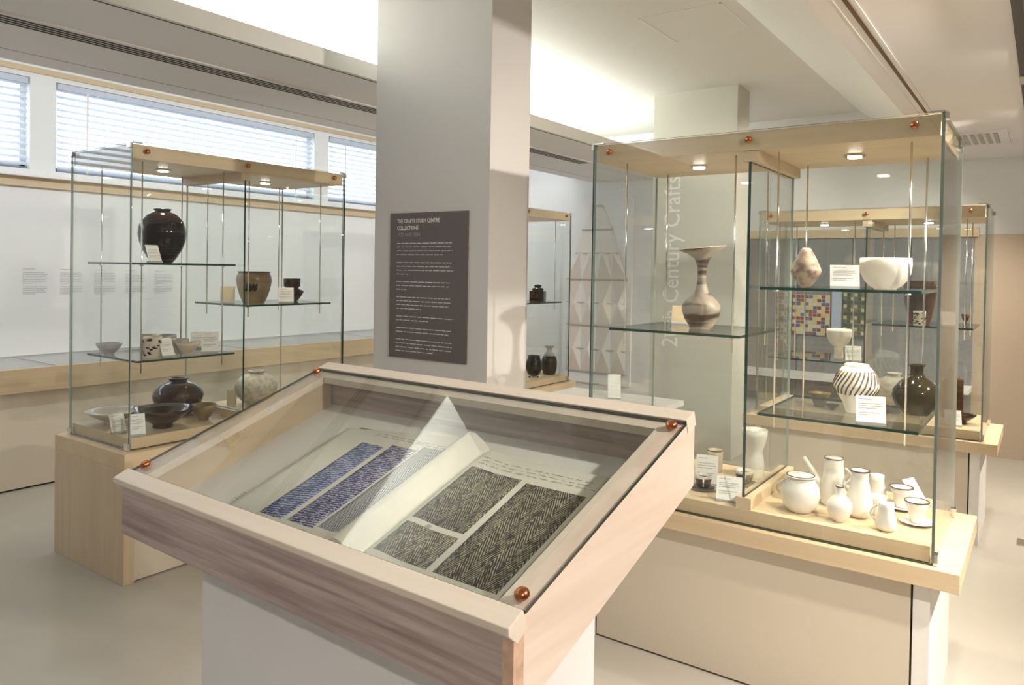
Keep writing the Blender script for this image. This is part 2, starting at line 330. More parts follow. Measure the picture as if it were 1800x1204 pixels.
# ------------------------------------------------------------------ glass display cases
spare = {}
def case(label, loc, rz, Ln, Dp, zb, zt, style, part, shelves, lamp_e, rods=True):
    """a glazed case: local x along the front, y to the back"""
    c = empty('display_case', loc, rz, label=label, cat='display case', group='glass display cases')
    if style == 'end':      # timber end panels, white front
        o1, o2, o3 = .048, .05, .045
        bx('base_top', (-o1, -o2, zb-.075), (Ln+o1, Dp+o3, zb), ash, c, .002)
        bx('end_panel', (-o1, -o2, 0), (-o1+.05, Dp+o3, zb-.075), ashz, c, .0015)
        bx('end_panel', (Ln+o1-.05, -o2, 0), (Ln+o1, Dp+o3, zb-.075), ashz, c, .0015)
        bx('base_panel', (-o1+.05, -o2+.012, .006), (Ln+o1-.05, Dp+o3-.012, zb-.075), cream, c)
    else:
        bx('base_top', (-.075, -.032, zb-.062), (Ln+.073, Dp+.06, zb), ash, c, .002)
        bx('base_panel', (.05, .008, .008), (Ln-.065, Dp+.02, zb-.062), cream, c)
        bx('end_panel', (Ln-.058, .008, .0), (Ln-.010, Dp+.02, zb-.062), white, c)
        bx('end_panel', (0, .008, .0), (.042, Dp+.02, zb-.062), white, c)
        bx('toe_gap', (.03, .02, 0), (Ln-.04, Dp, .02), dark, c)
    bx('tray', (.014, .014, zb+.004), (Ln-.014, Dp-.014, zb+.056), ash, c, .0015)
    bx('tray_gap', (.02, .02, zb), (Ln-.02, Dp-.02, zb+.004), dark, c)
    ch = .068
    cp = bx('canopy', (.012, .012, zt-ch-.003), (Ln-.012, Dp-.012, zt-.003), ash, c, .0015)
    bx('cross_beam', (part-.025, .02, zt-ch-.043), (part+.028, Dp-.02, zt-ch-.003), ashy, c, .001)
    bx('partition_block', (part-.026, .016, zb+.056), (part+.03, Dp-.03, zb+.098), ashy, c, .001)
    g = .010
    MB().pane((0, 0, zb+.003), (Ln, g, zt)).build('front_glass', [glass, gedge], c)
    MB().pane((0, Dp-g, zb+.003), (Ln, Dp, zt)).build('back_glass', [glass, gedge2], c)
    MB().pane((0, g+.001, zb+.003), (g, Dp-g-.001, zt)).build('side_glass', [glass, gedge2], c)
    MB().pane((Ln-g, g+.001, zb+.003), (Ln, Dp-g-.001, zt)).build('side_glass', [glass, gedge2], c)
    q = MB().pane((part-.005, .022, zb+.098), (part+.005, Dp-.03, zt-ch-.043)); q.m[3] = 2; q.build('partition_glass', [glass, gedge, gedge2], c)
    for x in (.075, part, Ln-.085):
        s = MB().lathe([(.0115, 0), (.0125, .004), (.011, .008), (.006, .011), (.001, .012)], 16, axis=Matrix.Rotation(R(90), 3, 'X')).build('copper_screw', copper, c); s.location = (x, 0, zt-.034)
        s2 = link_mesh('copper_screw', s.data, c, (x, Dp, zt-.034), (0, 0, R(180)))
    for x, sx in ((0, -1), (Ln, 1)):
        for y, sy in ((0, -1), (Dp, 1)):
            for z, h in ((zb+.012, .034), (zt-.012, .022)):
                q = MB(); q.box((x-.004 if sx > 0 else x-.009, min(y, y-sy*.032), z-.010), (x+.009 if sx > 0 else x+.004, max(y, y-sy*.032), z-.010+h))
                if z > 1.5: q.box((min(x, x-sx*.05), y-.006, z+.010), (max(x, x-sx*.05), y+.006, z+.016))
                q.build('corner_clip', chrome, c)
    half = ((.06, part-.035), (part+.035, Ln-.06))
    for h, (x0, x1) in enumerate(half):
        low = min([z for hh, z in shelves if hh == h] or [zb+.5])
        for xr in (x0+.045, x1-.045):
            for yr in (.10, Dp-.11):
                zl = max(zb+.35, low-.07)
                MB().tube([(xr, yr, zl), (xr, yr, zt-.07)], .0036, 8).build('hanging_rod', chrome, c)
        for hh, z in shelves:
            if hh != h: continue
            s = MB().pane((x0, .05, z-.010), (x1, Dp-.06, z)).build('glass_shelf', [glass, gedge], c)
            for xr in (x0+.045, x1-.045):
                for yr in (.10, Dp-.11):
                    MB().lathe([(.009, 0), (.009, .007)], 12, (xr, yr, z-.0175)).build('shelf_clamp', steel, s)
        xm, ym = (x0+x1)/2, Dp*.5
        d = MB().lathe([(.036, -.004), (.036, .002), (.028, .003)], 24, (xm, ym, zt-ch-.006)).build('downlight', chrome, c)
        MB().lathe([(.024, -.002), (.024, .001)], 20, (xm, ym, zt-ch-.0125)).build('lamp_lens', lampg, d)
        if lamp_e:
            M = Matrix.Translation(loc) @ Matrix.Rotation(rz, 4, 'Z'); w0 = M @ Vector((xm, ym, zt-ch-.03)); w1 = M @ Vector((xm, ym, 0))
            spot('downlight_beam', w0, w1, lamp_e, 115, (1, .86, .66), .02, .7)
    return c
LX, LY, LL, LD, LZB, LZT = -3.503, 1.822, 1.315, .608, .612, 2.069
RXC, RYC, RL, RD, RZB, RZT = -.267, 2.698, 1.257, .617, .583, 2.0175
caseL = case('glass case on a pale timber base by the window, holding the black jar', (LX, LY, 0), R(90), LL, LD, LZB, LZT, 'end', .628, [(0, 1.505), (0, 1.03), (1, 1.283)], 14)
caseR = case('large glass case on the right holding the flared vase and white coffee set', (RXC-RL, RYC, 0), 0, RL, RD, RZB, RZT, 'skirt', .640, [(0, 1.268), (1, 1.452), (1, .992)], 21)
L2Y = 5.82-LL
caseL2 = case('far glass case seen just right of the square column', (LX, L2Y, 0), R(90), LL, LD, .50, 2.02, 'end', .628, [(1, at(955, 531, x=LX-.1).z), (0, 1.3)], 6)
R2Y = 4.895
zr2a, zr2b = at(1640, 574, y=R2Y+.06).z, at(1450, 634, y=R2Y+.06).z
caseR2 = case('rear glass case seen through the large glass case on the right', (RXC-RL, R2Y, 0), 0, RL, RD, RZB, 1.905, 'skirt', .640, [(1, zr2a), (0, zr2b)], 22)

# ------------------------------------------------------------------ sloping book desk
DX, DY, DZ, DYAW, DT, DW = -1.9777, 1.0358, .95, R(-1.8225), R(19.0975), 1.3057
ct, st = math.cos(DT), math.sin(DT); tt = math.tan(DT)
def S(u, s, o=0): return Vector((u, s*ct-o*st, DZ+s*st+o*ct))          # point on the sloping top: across, up the slope, off it
desk = empty('sloping_desk', (DX, DY, 0), DYAW, label='sloping glass-topped timber desk on a white pedestal in the foreground', cat='desk')
TS = lambda x, y, z: S(x, y, z)
# side panels (parallelograms), front, back, bottom
for u0, u1 in ((.004, .050), (DW-.048, DW-.002)):
    MB().prism([(0, DZ-.008), (.66, DZ-.008+.66*tt), (.66, DZ-.172+.66*tt), (0, DZ-.172)], u0, u1, lambda a, c, h: (h, a, c)).build('side_panel', desksd, desk, .0015)
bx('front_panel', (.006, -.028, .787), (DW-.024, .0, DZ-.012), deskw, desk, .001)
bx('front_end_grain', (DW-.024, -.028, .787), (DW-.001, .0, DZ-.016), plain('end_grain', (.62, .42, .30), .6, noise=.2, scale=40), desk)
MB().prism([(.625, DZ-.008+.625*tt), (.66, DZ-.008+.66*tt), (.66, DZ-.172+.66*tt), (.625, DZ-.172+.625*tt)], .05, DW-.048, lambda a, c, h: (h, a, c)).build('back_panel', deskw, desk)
MB().prism([(0, DZ-.15), (.625, DZ-.15+.625*tt), (.625, DZ-.172+.625*tt), (0, DZ-.172)], .05, DW-.048, lambda a, c, h: (h, a, c)).build('bottom_board', desktop, desk)
MB().prism([(0, DZ-.118), (.625, DZ-.118+.625*tt), (.625, DZ-.15+.625*tt), (0, DZ-.15)], .052, DW-.05, lambda a, c, h: (h, a, c)).build('display_bed', plain('bed_linen', (.72, .70, .66), .8), desk)
shade_lining = wood('shaded_inner_ash', (.60, .48, .32), (.48, .37, .235), 'y', .8)  # added boards: the inner walls' shade put into a browner ash colour
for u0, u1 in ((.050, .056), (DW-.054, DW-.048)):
    MB().prism([(.0, DZ-.03), (.62, DZ-.03+.62*tt), (.62, DZ-.118+.62*tt), (.0, DZ-.118)], u0, u1, lambda a, c, h: (h, a, c)).build('inner_shade_board', shade_lining, desk)
# top rails flush under / around the glass
MB().prism([(-.046, 0), (-.003, .004), (-.003, -.034), (-.034, -.040), (-.050, -.012)], -.012, DW+.000, lambda a, c, h: S(h, a, c)).build('front_lip', desktop, desk, .002)
MB().box((0, .647, -.03), (DW, .692, .004), T=TS).build('top_rail', desktop, desk, .001)
MB().box((.004, 0, -.030), (.062, .645, -.008), T=TS).build('side_rail', desktop, desk)
MB().box((DW-.062, 0, -.030), (DW-.004, .645, -.008), T=TS).build('side_rail', desktop, desk)
MB().box((.062, .612, -.030), (DW-.062, .645, -.008), T=TS).build('back_rail', desktop, desk)
q = MB(); n_ = len(q.f); q.box((0, 0, -.007), (DW, .645, 0), T=TS)
for j in (2, 3, 4, 5): q.m[j] = 1
q.build('glass_lid', [glass, plain('lid_edge', (.03, .04, .03), .1, spec=.8)], desk)
for u, s in ((.024, .027), (.022, .622), (DW-.024, .618), (DW-.024, .026)):
    Mx = Matrix.Rotation(DT, 3, 'X')
    MB().lathe([(.0125, 0), (.0135, .004), (.0125, .009), (.008, .013), (.001, .0145)], 18, S(u, s, 0), axis=Mx).build('copper_screw', copper, desk)
MB().lathe([(.004, 0), (.004, .002)], 10, (.42, -.028, .905), axis=Matrix.Rotation(R(90), 3, 'X')).build('lock', chrome, desk)
pd = MB().prism([(.08, 0), (.57, 0), (.57, DZ-.172+.57*tt), (.08, DZ-.172+.08*tt)], .215, 1.10, lambda a, c, h: (h, a, c)).build('pedestal', plain('pedestal_white', (.80, .79, .80), .45), desk, .002)

# the open sample book lying on the desk's bed
SURF = -.080
book = empty('sample_book', (DX, DY, 0), DYAW, label='open pattern book with blue and black printed cloth swatches under the desk glass', cat='book')
paper = plain('book_paper', (.80, .78, .68), .7, noise=.03, scale=18)
def hump(u):      # page surface height above SURF across the book
    if u < .80: d = (.80-u)/.5; return .030*math.exp(-((d-.10)/.07)**2)-.012*math.exp(-(d/.035)**2)
    d = (u-.80)/.38; return .008*math.exp(-((d-.12)/.12)**2)-.012*math.exp(-(d/.05)**2)
def sheet(name, u0, u1, s0, s1, th, mat, off=0, nu=28, edge=None):
    b = MB(); us = [u0+(u1-u0)*k/nu for k in range(nu+1)]
    top = [(S(u, s0 if not edge else edge(u)[0], SURF+hump(u)+off), S(u, s1 if not edge else edge(u)[1], SURF+hump(u)+off)) for u in us]
    bot = [(S(u, s0 if not edge else edge(u)[0], SURF+(hump(u)+off-th if th < .01 else off-th)), S(u, s1 if not edge else edge(u)[1], SURF+(hump(u)+off-th if th < .01 else off-th))) for u in us]
    for k in range(nu):
        b.face([top[k][0], top[k+1][0], top[k+1][1], top[k][1]], 0, True)
        b.face([bot[k][1], bot[k+1][1], bot[k+1][0], bot[k][0]])
        b.face([bot[k][0], bot[k+1][0], top[k+1][0], top[k][0]]); b.face([top[k][1], top[k+1][1], bot[k+1][1], bot[k][1]])
    b.face([bot[0][0], top[0][0], top[0][1], bot[0][1]]); b.face([top[-1][0], bot[-1][0], bot[-1][1], top[-1][1]])
    return b.build(name, mat, book)
bx_c = MB().box((.30, .045, -.116), (1.185, .53, -.110), T=TS).build('cover', plain('book_cover', (.20, .13, .10), .6), book)
pgL = sheet('left_page', .312, .797, .055, .525, .028, paper, 0, edge=lambda u: (.055, .475+.055*max(0, min(1, (u-.312)/.36))))
pgR = sheet('right_page', .803, 1.176, .055, .495, .028, paper, 0)
def swatch_mat(name, base, line, scale, dist, ang, bandw=.5, dash=0, chev=None, herr=0):
    m, t, b = nt(name); L = t.links; tc = t.nodes.new('ShaderNodeTexCoord'); mp = t.nodes.new('ShaderNodeMapping'); mp.inputs['Rotation'].default_value = (0, 0, R(ang)); L.new(tc.outputs['Object'], mp.inputs[0])
    vec = mp.outputs[0]
    if chev is not None:
        sp = t.nodes.new('ShaderNodeSeparateXYZ'); L.new(tc.outputs['Object'], sp.inputs[0])
        a = t.nodes.new('ShaderNodeMath'); a.operation = 'SUBTRACT'; a.inputs[1].default_value = chev; L.new(sp.outputs[0], a.inputs[0])
        ab = t.nodes.new('ShaderNodeMath'); ab.operation = 'PINGPONG' if herr else 'ABSOLUTE'; ab.inputs[1].default_value = herr; L.new(a.outputs[0], ab.inputs[0])
        mm = t.nodes.new('ShaderNodeMath'); mm.operation = 'MULTIPLY_ADD'; mm.inputs[1].default_value = 2.2; L.new(ab.outputs[0], mm.inputs[0]); L.new(sp.outputs[1], mm.inputs[2])
        cx = t.nodes.new('ShaderNodeCombineXYZ'); L.new(mm.outputs[0], cx.inputs[0]); L.new(sp.outputs[0], cx.inputs[1]); L.new(sp.outputs[1], cx.inputs[2]); vec = cx.outputs[0]
    w = t.nodes.new('ShaderNodeTexWave'); w.inputs['Scale'].default_value = scale; w.inputs['Distortion'].default_value = dist; w.inputs['Detail'].default_value = 2; w.inputs['Detail Scale'].default_value = 2.5; L.new(vec, w.inputs['Vector'])
    fac = w.outputs['Fac']
    if dash:
        m2 = t.nodes.new('ShaderNodeMapping'); m2.inputs['Rotation'].default_value = (0, 0, R(ang)); m2.inputs['Scale'].default_value = (1, .45, 1); L.new(tc.outputs['Object'], m2.inputs[0])
        n = t.nodes.new('ShaderNodeTexNoise'); n.inputs['Scale'].default_value = dash; n.inputs['Detail'].default_value = 1; L.new(m2.outputs[0], n.inputs['Vector'])
        mu = t.nodes.new('ShaderNodeMath'); mu.operation = 'MULTIPLY_ADD'; mu.inputs[1].default_value = 1.6; mu.inputs[2].default_value = -.8; L.new(n.outputs['Fac'], mu.inputs[0])
        ad = t.nodes.new('ShaderNodeMath'); ad.operation = 'ADD'; L.new(fac, ad.inputs[0]); L.new(mu.outputs[0], ad.inputs[1]); fac = ad.outputs[0]
    cr = t.nodes.new('ShaderNodeValToRGB'); cr.color_ramp.elements[0].position = bandw; cr.color_ramp.elements[1].position = min(1, bandw+.14)
    cr.color_ramp.elements[0].color = (*base, 1); cr.color_ramp.elements[1].color = (*line, 1); L.new(fac, cr.inputs[0]); L.new(cr.outputs[0], b.inputs['Base Color']); b.inputs['Roughness'].default_value = .85
    return m
sheet('blue_swatch', .430, .515, .080, .424, .001, swatch_mat('indigo_dash', (.055, .085, .26), (.50, .54, .66), 38, 4, 78, .58, 80), .0012, 6)
sheet('navy_swatch', .534, .624, .085, .440, .001, swatch_mat('navy_dash', (.035, .04, .17), (.54, .55, .64), 42, 5, 82, .58, 90), .0012, 6)
sheet('grey_swatch', .634, .712, .095, .460, .001, swatch_mat('chevron', (.12, .13, .17), (.60, .61, .62), 21, .6, 0, .42, 0, .673), .0012, 8)
bkm = swatch_mat('black_leaf', (.018, .015, .010), (.46, .42, .30), 25, 3, 48, .68, 95, .5, .03)
sheet('black_swatch', .836, .985, .203, .418, .001, bkm, .0012, 8)
sheet('black_swatch', .836, .985, .082, .186, .001, bkm, .0012, 8)
sheet('black_swatch', 1.004, 1.165, .082, .410, .001, bkm, .0012, 8)
def script_lines(name, u0, u1, ss, seed):
    b = MB(); rnd = random.Random(seed)
    for s in ss:
        u = u0
        while u < u1:
            w = rnd.uniform(.012, .035); pts = []
            for k in range(int(w/.0022)):
                uu = u+k*.0022; pts.append(S(uu, s+rnd.uniform(-.0018, .0022), SURF+hump(uu)+.0012))
            if len(pts) > 1: b.tube(pts, .00045, 3)
            u += w+.007
    return tag(b.build(name, plain(name+'_ink', (.16, .12, .10), .7), book), kind='stuff')
script_lines('handwriting', .44, .70, (.478, .468), 3)
script_lines('handwriting', .84, 1.16, (.462, .449, .437), 5)
for u, s, tx in ((.60, .062, '(7)'), (.885, .1875, '(6)')):
    text_mesh('page_number', tx, .016, MATS['grey_ink'], book, Matrix.Translation(S(u, s, SURF+hump(u)+.001)) @ Matrix.Rotation(DT, 4, 'X'))
sl = MB().box((.115, .03, -.1175), (.298, .40, -.1165), T=TS).build('loose_sheet', plain('sheet_paper', (.80, .79, .76), .7)); sl.location = (DX, DY, 0); sl.rotation_euler = (0, 0, DYAW)
tag(sl, 'loose white sheet lying left of the open pattern book', 'paper')
dc = empty('caption_card', (DX, DY, 0), DYAW, label='small printed caption card beside the open pattern book', cat='label')
MB().box((.232, .118, -.116), (.315, .158, -.112), T=TS).build('card', plain('caption_cream', (.72, .72, .60), .6), dc)
word_rows('printed_text', ink, dc, Matrix.Translation(S(.238, .152, -.1115)) @ Matrix.Rotation(DT, 4, 'X'), .07, 4, .0085, .003, seed=9)

# ------------------------------------------------------------------ ceramics
def glaze(name, c1, c2, scale=6, rough=.22, stretch=(1, 1, 1), lo=.4, hi=.62, coat=.3, bump=0):
    m, t, b = nt(name); L = t.links; tc = t.nodes.new('ShaderNodeTexCoord'); mp = t.nodes.new('ShaderNodeMapping'); mp.inputs['Scale'].default_value = stretch; L.new(tc.outputs['Object'], mp.inputs[0])
    n = t.nodes.new('ShaderNodeTexNoise'); n.inputs['Scale'].default_value = scale; n.inputs['Detail'].default_value = 5; L.new(mp.outputs[0], n.inputs['Vector'])
    cr = t.nodes.new('ShaderNodeValToRGB'); cr.color_ramp.elements[0].position = lo; cr.color_ramp.elements[1].position = hi
    cr.color_ramp.elements[0].color = (*c1, 1); cr.color_ramp.elements[1].color = (*c2, 1)
    L.new(n.outputs['Fac'], cr.inputs[0]); L.new(cr.outputs[0], b.inputs['Base Color']); b.inputs['Roughness'].default_value = rough; b.inputs['Coat Weight'].default_value = coat; b.inputs['Coat Roughness'].default_value = .03; b.inputs['Specular IOR Level'].default_value = .4
    if bump:
        bp = t.nodes.new('ShaderNodeBump'); bp.inputs['Strength'].default_value = bump; bp.inputs['Distance'].default_value = .003; L.new(n.outputs['Fac'], bp.inputs['Height']); L.new(bp.outputs[0], b.inputs['Normal'])
    return m
G = dict(
    black=glaze('tenmoku_black', (.003, .002, .002), (.010, .005, .004), 5, .08, coat=.2),
    brown=glaze('dark_brown_glaze', (.014, .006, .003), (.045, .019, .008), 7, .08, coat=.4),
    tan=glaze('tan_glaze', (.13, .09, .05), (.25, .18, .10), 9, .25),
    speck=glaze('speckled_grey', (.30, .28, .23), (.46, .43, .36), 40, .45, lo=.35, hi=.6),
    grey=glaze('grey_glaze', (.26, .25, .23), (.36, .35, .32), 14, .3),
    plate=glaze('plate_glaze', (.36, .31, .25), (.50, .46, .40), 10, .3),
    cream=glaze('cream_glaze', (.55, .47, .36), (.66, .58, .46), 10, .35),
    olive=glaze('olive_glaze', (.14, .10, .04), (.28, .20, .09), 8, .3),
    white=glaze('white_glaze', (.78, .75, .68), (.84, .82, .77), 8, .25, coat=.5),
    bowl=glaze('warm_white_glaze', (.74, .68, .58), (.80, .75, .67), 8, .3),
    pit=glaze('pitted_stoneware', (.15, .095, .065), (.36, .285, .22), 34, .5, lo=.36, hi=.58, bump=.5),
    swirl=glaze('spiral_clay', (.085, .05, .035), (.37, .315, .26), 5, .42, stretch=(.8, .8, 5.5), lo=.43, hi=.52),
    olived=glaze('dark_olive_glaze', (.018, .014, .005), (.045, .034, .012), 6, .09, coat=0),
    amber=glaze('amber_glaze', (.035, .014, .004), (.10, .04, .01), 8, .09, coat=0),
    rim=plain('manganese_rim', (.10, .07, .05), .5))
def pot(name, label, cat, loc, w, h, prof, mat, group=None, seg=40, fn=None, extra=None, rimmat=None):
    """prof: (r, z) with r = 1 at half the width, z = 1 at full height; standing on loc"""
    root = empty(name, loc, label=label, cat=cat, group=group) if (extra or rimmat) else None
    b = MB().lathe([(r*w/2, z*h) for r, z in prof], seg, fn=fn)
    o = b.build('body' if root else name, mat, root)
    if root:
        if rimmat:
            rm, zr = max(prof, key=lambda q: (round(q[1], 3), q[0])); MB().lathe([((rm-.05)*w/2, zr*h-.001), (rm*w/2+.0006, zr*h-.003), (rm*w/2+.0004, zr*h+.0012), ((rm-.06)*w/2, zr*h+.001)], seg, ring=True).build('rim', rimmat, root)
        if extra: extra(root, w, h)
        return root
    o.location = loc; return tag(o, label, cat, group)
def inl(case, px, py, z, ly=None):
    """stand a thing in a case: the pixel's column, at depth ly behind the front glass (or where the pixel meets the shelf)"""
    if case in ('L', 'L2'):
        if ly is None: p = at(px, py, z=z)
        else: p = at(px, py, x=LX-ly)
        y0 = LY if case == 'L' else L2Y
        p.x = min(LX-.04, max(LX-LD+.04, p.x)); p.y = min(y0+LL-.04, max(y0+.04, p.y))
    else:
        y0 = RYC if case == 'R' else R2Y
        p = at(px, py, z=z) if ly is None else at(px, py, y=y0+ly)
        p.y = min(y0+RD-.05, max(y0+.05, p.y)); p.x = min(RXC-.04, max(RXC-RL+.04, p.x))
    p.z = z; return p
def dim(p, w, h): k = depth(p)/F; return w*k, h*k
JAR = [(.40, 0), (.44, .01), (.62, .11), (.82, .25), (.95, .40), (1, .53), (.97, .66), (.87, .78), (.68, .875), (.50, .925), (.36, .945), (.31, .955), (.35, .975), (.38, .99), (.36, 1), (.28, .995), (.25, .95)]
GLOBE = [(.40, 0), (.44, .02), (.66, .11), (.90, .28), (.99, .44), (1, .52), (.96, .63), (.86, .74), (.68, .835), (.46, .885), (.35, .905), (.34, .93), (.40, .97), (.39, .99), (.30, .99), (.27, .90)]
TUB = [(.58, 0), (.62, .02), (.78, .22), (.93, .50), (1, .72), (.97, .86), (.90, .94), (.88, .97), (.93, 1), (.88, 1), (.82, .94), (.86, .80), (.80, .40), (.50, .10)]
BOWL = [(.36, 0), (.40, .03), (.36, .10), (.52, .22), (.74, .46), (.90, .74), (1, 1), (.965, 1), (.85, .72), (.66, .44), (.40, .24), (.10, .18)]
DEEP = [(.42, 0), (.44, .03), (.60, .10), (.82, .28), (.96, .52), (1, .76), (.985, 1), (.94, 1), (.93, .76), (.84, .48), (.60, .22), (.10, .12)]
DISH = [(.32, 0), (.34, .10), (.32, .22), (.55, .40), (.82, .74), (1, 1), (.985, 1), (.78, .74), (.50, .46), (.10, .36)]
CUP = [(.62, 0), (.66, .03), (.82, .25), (.93, .60), (.98, 1), (.90, 1), (.84, .60), (.72, .25), (.1, .12)]
FLARE = [(.42, 0), (.48, .02), (.62, .30), (.80, .70), (1, 1), (.93, 1), (.72, .66), (.52, .30), (.1, .15)]
SAUCER = [(.40, 0), (.44, .1), (.55, .35), (.86, .75), (1, 1), (.97, 1), (.80, .82), (.50, .55), (.1, .5)]
T0 = LZB+.056; T1 = RZB+.056

# --- left case
p = inl('L', 285, 460, 1.505, .30); w, h = dim(p, 79, 95)
pot('ovoid_jar', 'tall black glazed ovoid jar on the upper glass shelf', 'jar', p, w, h, JAR, G['black'])
p = inl('L', 446, 532, 1.283, .22); w, h = dim(p, 60, 55)
def motif(root, w, h):
    b = MB()
    for k in range(7):
        a = R(-62+k*5)
        for s in range(2): b.tube([((w/2*.99)*math.cos(a+.05*s), (w/2*.99)*math.sin(a+.05*s), h*(.40+.04*((k+s) % 3))), ((w/2*1.0)*math.cos(a+R(6)), (w/2*1.0)*math.sin(a+R(6)), h*(.62-.05*(k % 2)))], .006, 5)
    tag(b.build('brush_motif', G['black'], root), kind='stuff')
pot('wide_jar', 'tan stoneware jar with a dark brushed motif on the middle shelf', 'jar', p, w, h, TUB, G['tan'], extra=motif, rimmat=G['black'])
p = inl('L', 513, 528, 1.283, .30); w, h = dim(p, 40, 40)
def facet(pp, a): return pp
BOT = [(.45, 0), (.5, .02), (.80, .22), (1, .40), (.98, .46), (.60, .54), (.56, .60), (.72, .66), (.74, .97), (.70, 1), (.60, .99), (.58, .62)]
pot('angular_bottle', 'small black bottle with a wide collar beside a white card', 'bottle', p, w, h, BOT, G['black'])
p = inl('L', 192, 618, 1.03, .42); w, h = dim(p, 43, 20)
pot('footed_bowl', 'small grey footed bowl alone at the left of the lower shelf', 'bowl', p, w, h, BOWL, G['grey'])
p = inl('L', 268, 622, 1.03, .15); w, h = dim(p, 31, 36)
def blots(root, w, h):
    b = MB(); r = random.Random(3)
    for k in range(40):
        a = r.uniform(0, 6.28); z = h*r.uniform(.12, .9); da = r.uniform(.12, .3); dz = h*r.uniform(.03, .07); rr = w/2*(.965+.03*z/h)+.0016
        pts = [(rr*math.cos(a+da*math.cos(t)), rr*math.sin(a+da*math.cos(t)), z+dz*math.sin(t)) for t in [i*math.pi/4 for i in range(8)]]
        b.face(pts)
    tag(b.build('black_blots', G['black'], root), kind='stuff')
CYL = [(.90, 0), (.94, .02), (.96, .3), (.97, .7), (1, 1), (.93, 1), (.90, .6), (.86, .1), (.1, .08)]
pot('patterned_cup', 'pale cylindrical cup splashed with black spots', 'cup', p, w, h, CYL, G['cream'], extra=blots)
p = inl('L', 289, 616, 1.03, .33); w, h = dim(p, 40, 30)
pot('grey_bowl', 'grey bowl behind the spotted cup on the lower shelf', 'bowl', p, w, h, DEEP, G['grey'])
p = inl('L', 316, 618, 1.03, .20); w, h = dim(p, 30, 26)
pot('grey_bowl', 'smaller grey bowl behind the white card on the lower shelf', 'bowl', p, w, h, DEEP, G['speck'])
p = inl('L', 329, 622, 1.03, .14); w, h = dim(p, 38, 21)
pot('cream_bowl', 'small cream bowl right of the spotted cup', 'bowl', p, w, h, BOWL, G['cream'])
p = inl('L', 313, 727, T0, .40); w, h = dim(p, 84, 65)
pot('round_jar', 'large round dark brown jar on the timber tray', 'jar', p, w, h, GLOBE, G['brown'])
p = inl('L', 450, 715, T0, .34); w, h = dim(p, 72, 60)
pot('speckled_jar', 'grey speckled round jar behind the sloping desk edge', 'jar', p, w, h, GLOBE, G['speck'])
p = inl('L', 200, 742, T0, .44); w, h = dim(p, 92, 22)
pot('shallow_dish', 'broad pale grey dish at the left corner of the tray', 'dish', p, w, h, DISH, G['plate'])
p = inl('L', 286, 758, T0, .145); w, h = dim(p, 102, 34)
pot('shallow_bowl', 'wide dark brown shallow bowl at the front of the tray', 'bowl', p, w, h, DISH, G['brown'])
p = inl('L', 358, 738, T0, .15); w, h = dim(p, 43, 28)
pot('tea_bowl', 'small olive brown tea bowl right of the wide bowl', 'bowl', p, w, h, BOWL, G['olive'])

# --- large right case
p = inl('R', 1232, 578, 1.268, .27); w, h = dim(p, 82, 143)
def vase_fn(pp, a):
    t = pp.z/h
    if t > .9: pp = pp.copy(); pp.z += (t-.9)/.1*.010*math.cos(a-.6)
    return pp
VASE = [(.47, 0), (.49, .01), (.52, .04), (.69, .12), (.81, .22), (.82, .25), (.79, .30), (.62, .36), (.38, .42), (.28, .47), (.205, .56), (.178, .67), (.21, .78), (.33, .86), (.62, .93), (1, .985), (.99, 1), (.60, .945), (.28, .86), (.15, .78)]
pot('flared_vase', 'tall vase with flared neck and spiral brown streaks on the glass shelf', 'vase', p, w, h, VASE, G['swirl'], fn=vase_fn)
p = inl('R', 1416, 500, 1.452, .22); w, h = dim(p, 52, 69)
DIA = [(.30, 0), (.34, .02), (.62, .14), (.90, .30), (1, .40), (.97, .46), (.70, .70), (.42, .90), (.30, .98), (.22, 1), (.16, .98)]
pot('diamond_bottle', 'diamond-shaped pitted brown bottle on the upper right shelf', 'bottle', p, w, h, DIA, G['pit'])
p = inl('R', 1556, 507, 1.452, .20); w, h = dim(p, 84, 55)
pot('deep_bowl', 'deep warm white bowl on the upper right shelf', 'bowl', p, w, h, DEEP, G['bowl'])
p = inl('R', 1504, 722, .992, .30); w, h = dim(p, 76, 85)
FAC = [(.42, 0), (.44, .02), (.60, .22), (.90, .44), (1, .54), (.98, .60), (.80, .82), (.62, .93), (.52, .96), (.54, .99), (.48, 1), (.42, .96)]
def grooves(root, w, h):
    b = MB()
    for k in range(26):
        a0 = k*2*math.pi/26; pts = []
        for j in range(7):
            z = .40+.46*j/6; r = [x for x in FAC]; rr = None
            for (r0, z0), (r1, z1) in zip(FAC, FAC[1:]):
                if z0 <= z <= z1: rr = r0+(r1-r0)*(z-z0)/(z1-z0); break
            a = a0+.55*j/6; pts.append(((rr or .8)*w/2*math.cos(a), (rr or .8)*w/2*math.sin(a), z*h))
        b.tube(pts, .0034, 5)
    tag(b.build('dark_flutes', plain('flute_iron', (.12, .09, .06), .5), root), kind='stuff')
pot('fluted_jar', 'white jar with slanting dark flutes on the lower right shelf', 'jar', p, w, h, FAC, G['white'], extra=grooves)
p = inl('R', 1610, 722, .992, .40); w, h = dim(p, 78, 88)
def handles(root, w, h):
    for s in (-1, 1):
        MB().tube([(s*w*.20, 0, h*.80), (s*w*.36, 0, h*.76), (s*w*.40, 0, h*.62), (s*w*.36, 0, h*.52)], .008, 8).build('handle', G['olived'], root)
BIGB = [(.50, 0), (.54, .02), (.86, .18), (1, .36), (.94, .50), (.66, .66), (.34, .76), (.26, .84), (.27, .95), (.36, 1), (.30, 1), (.20, .92)]
pot('stoneware_flask', 'shiny dark olive flask with a narrow neck beside the fluted jar', 'flask', p, w, h, BIGB, G['olived'])
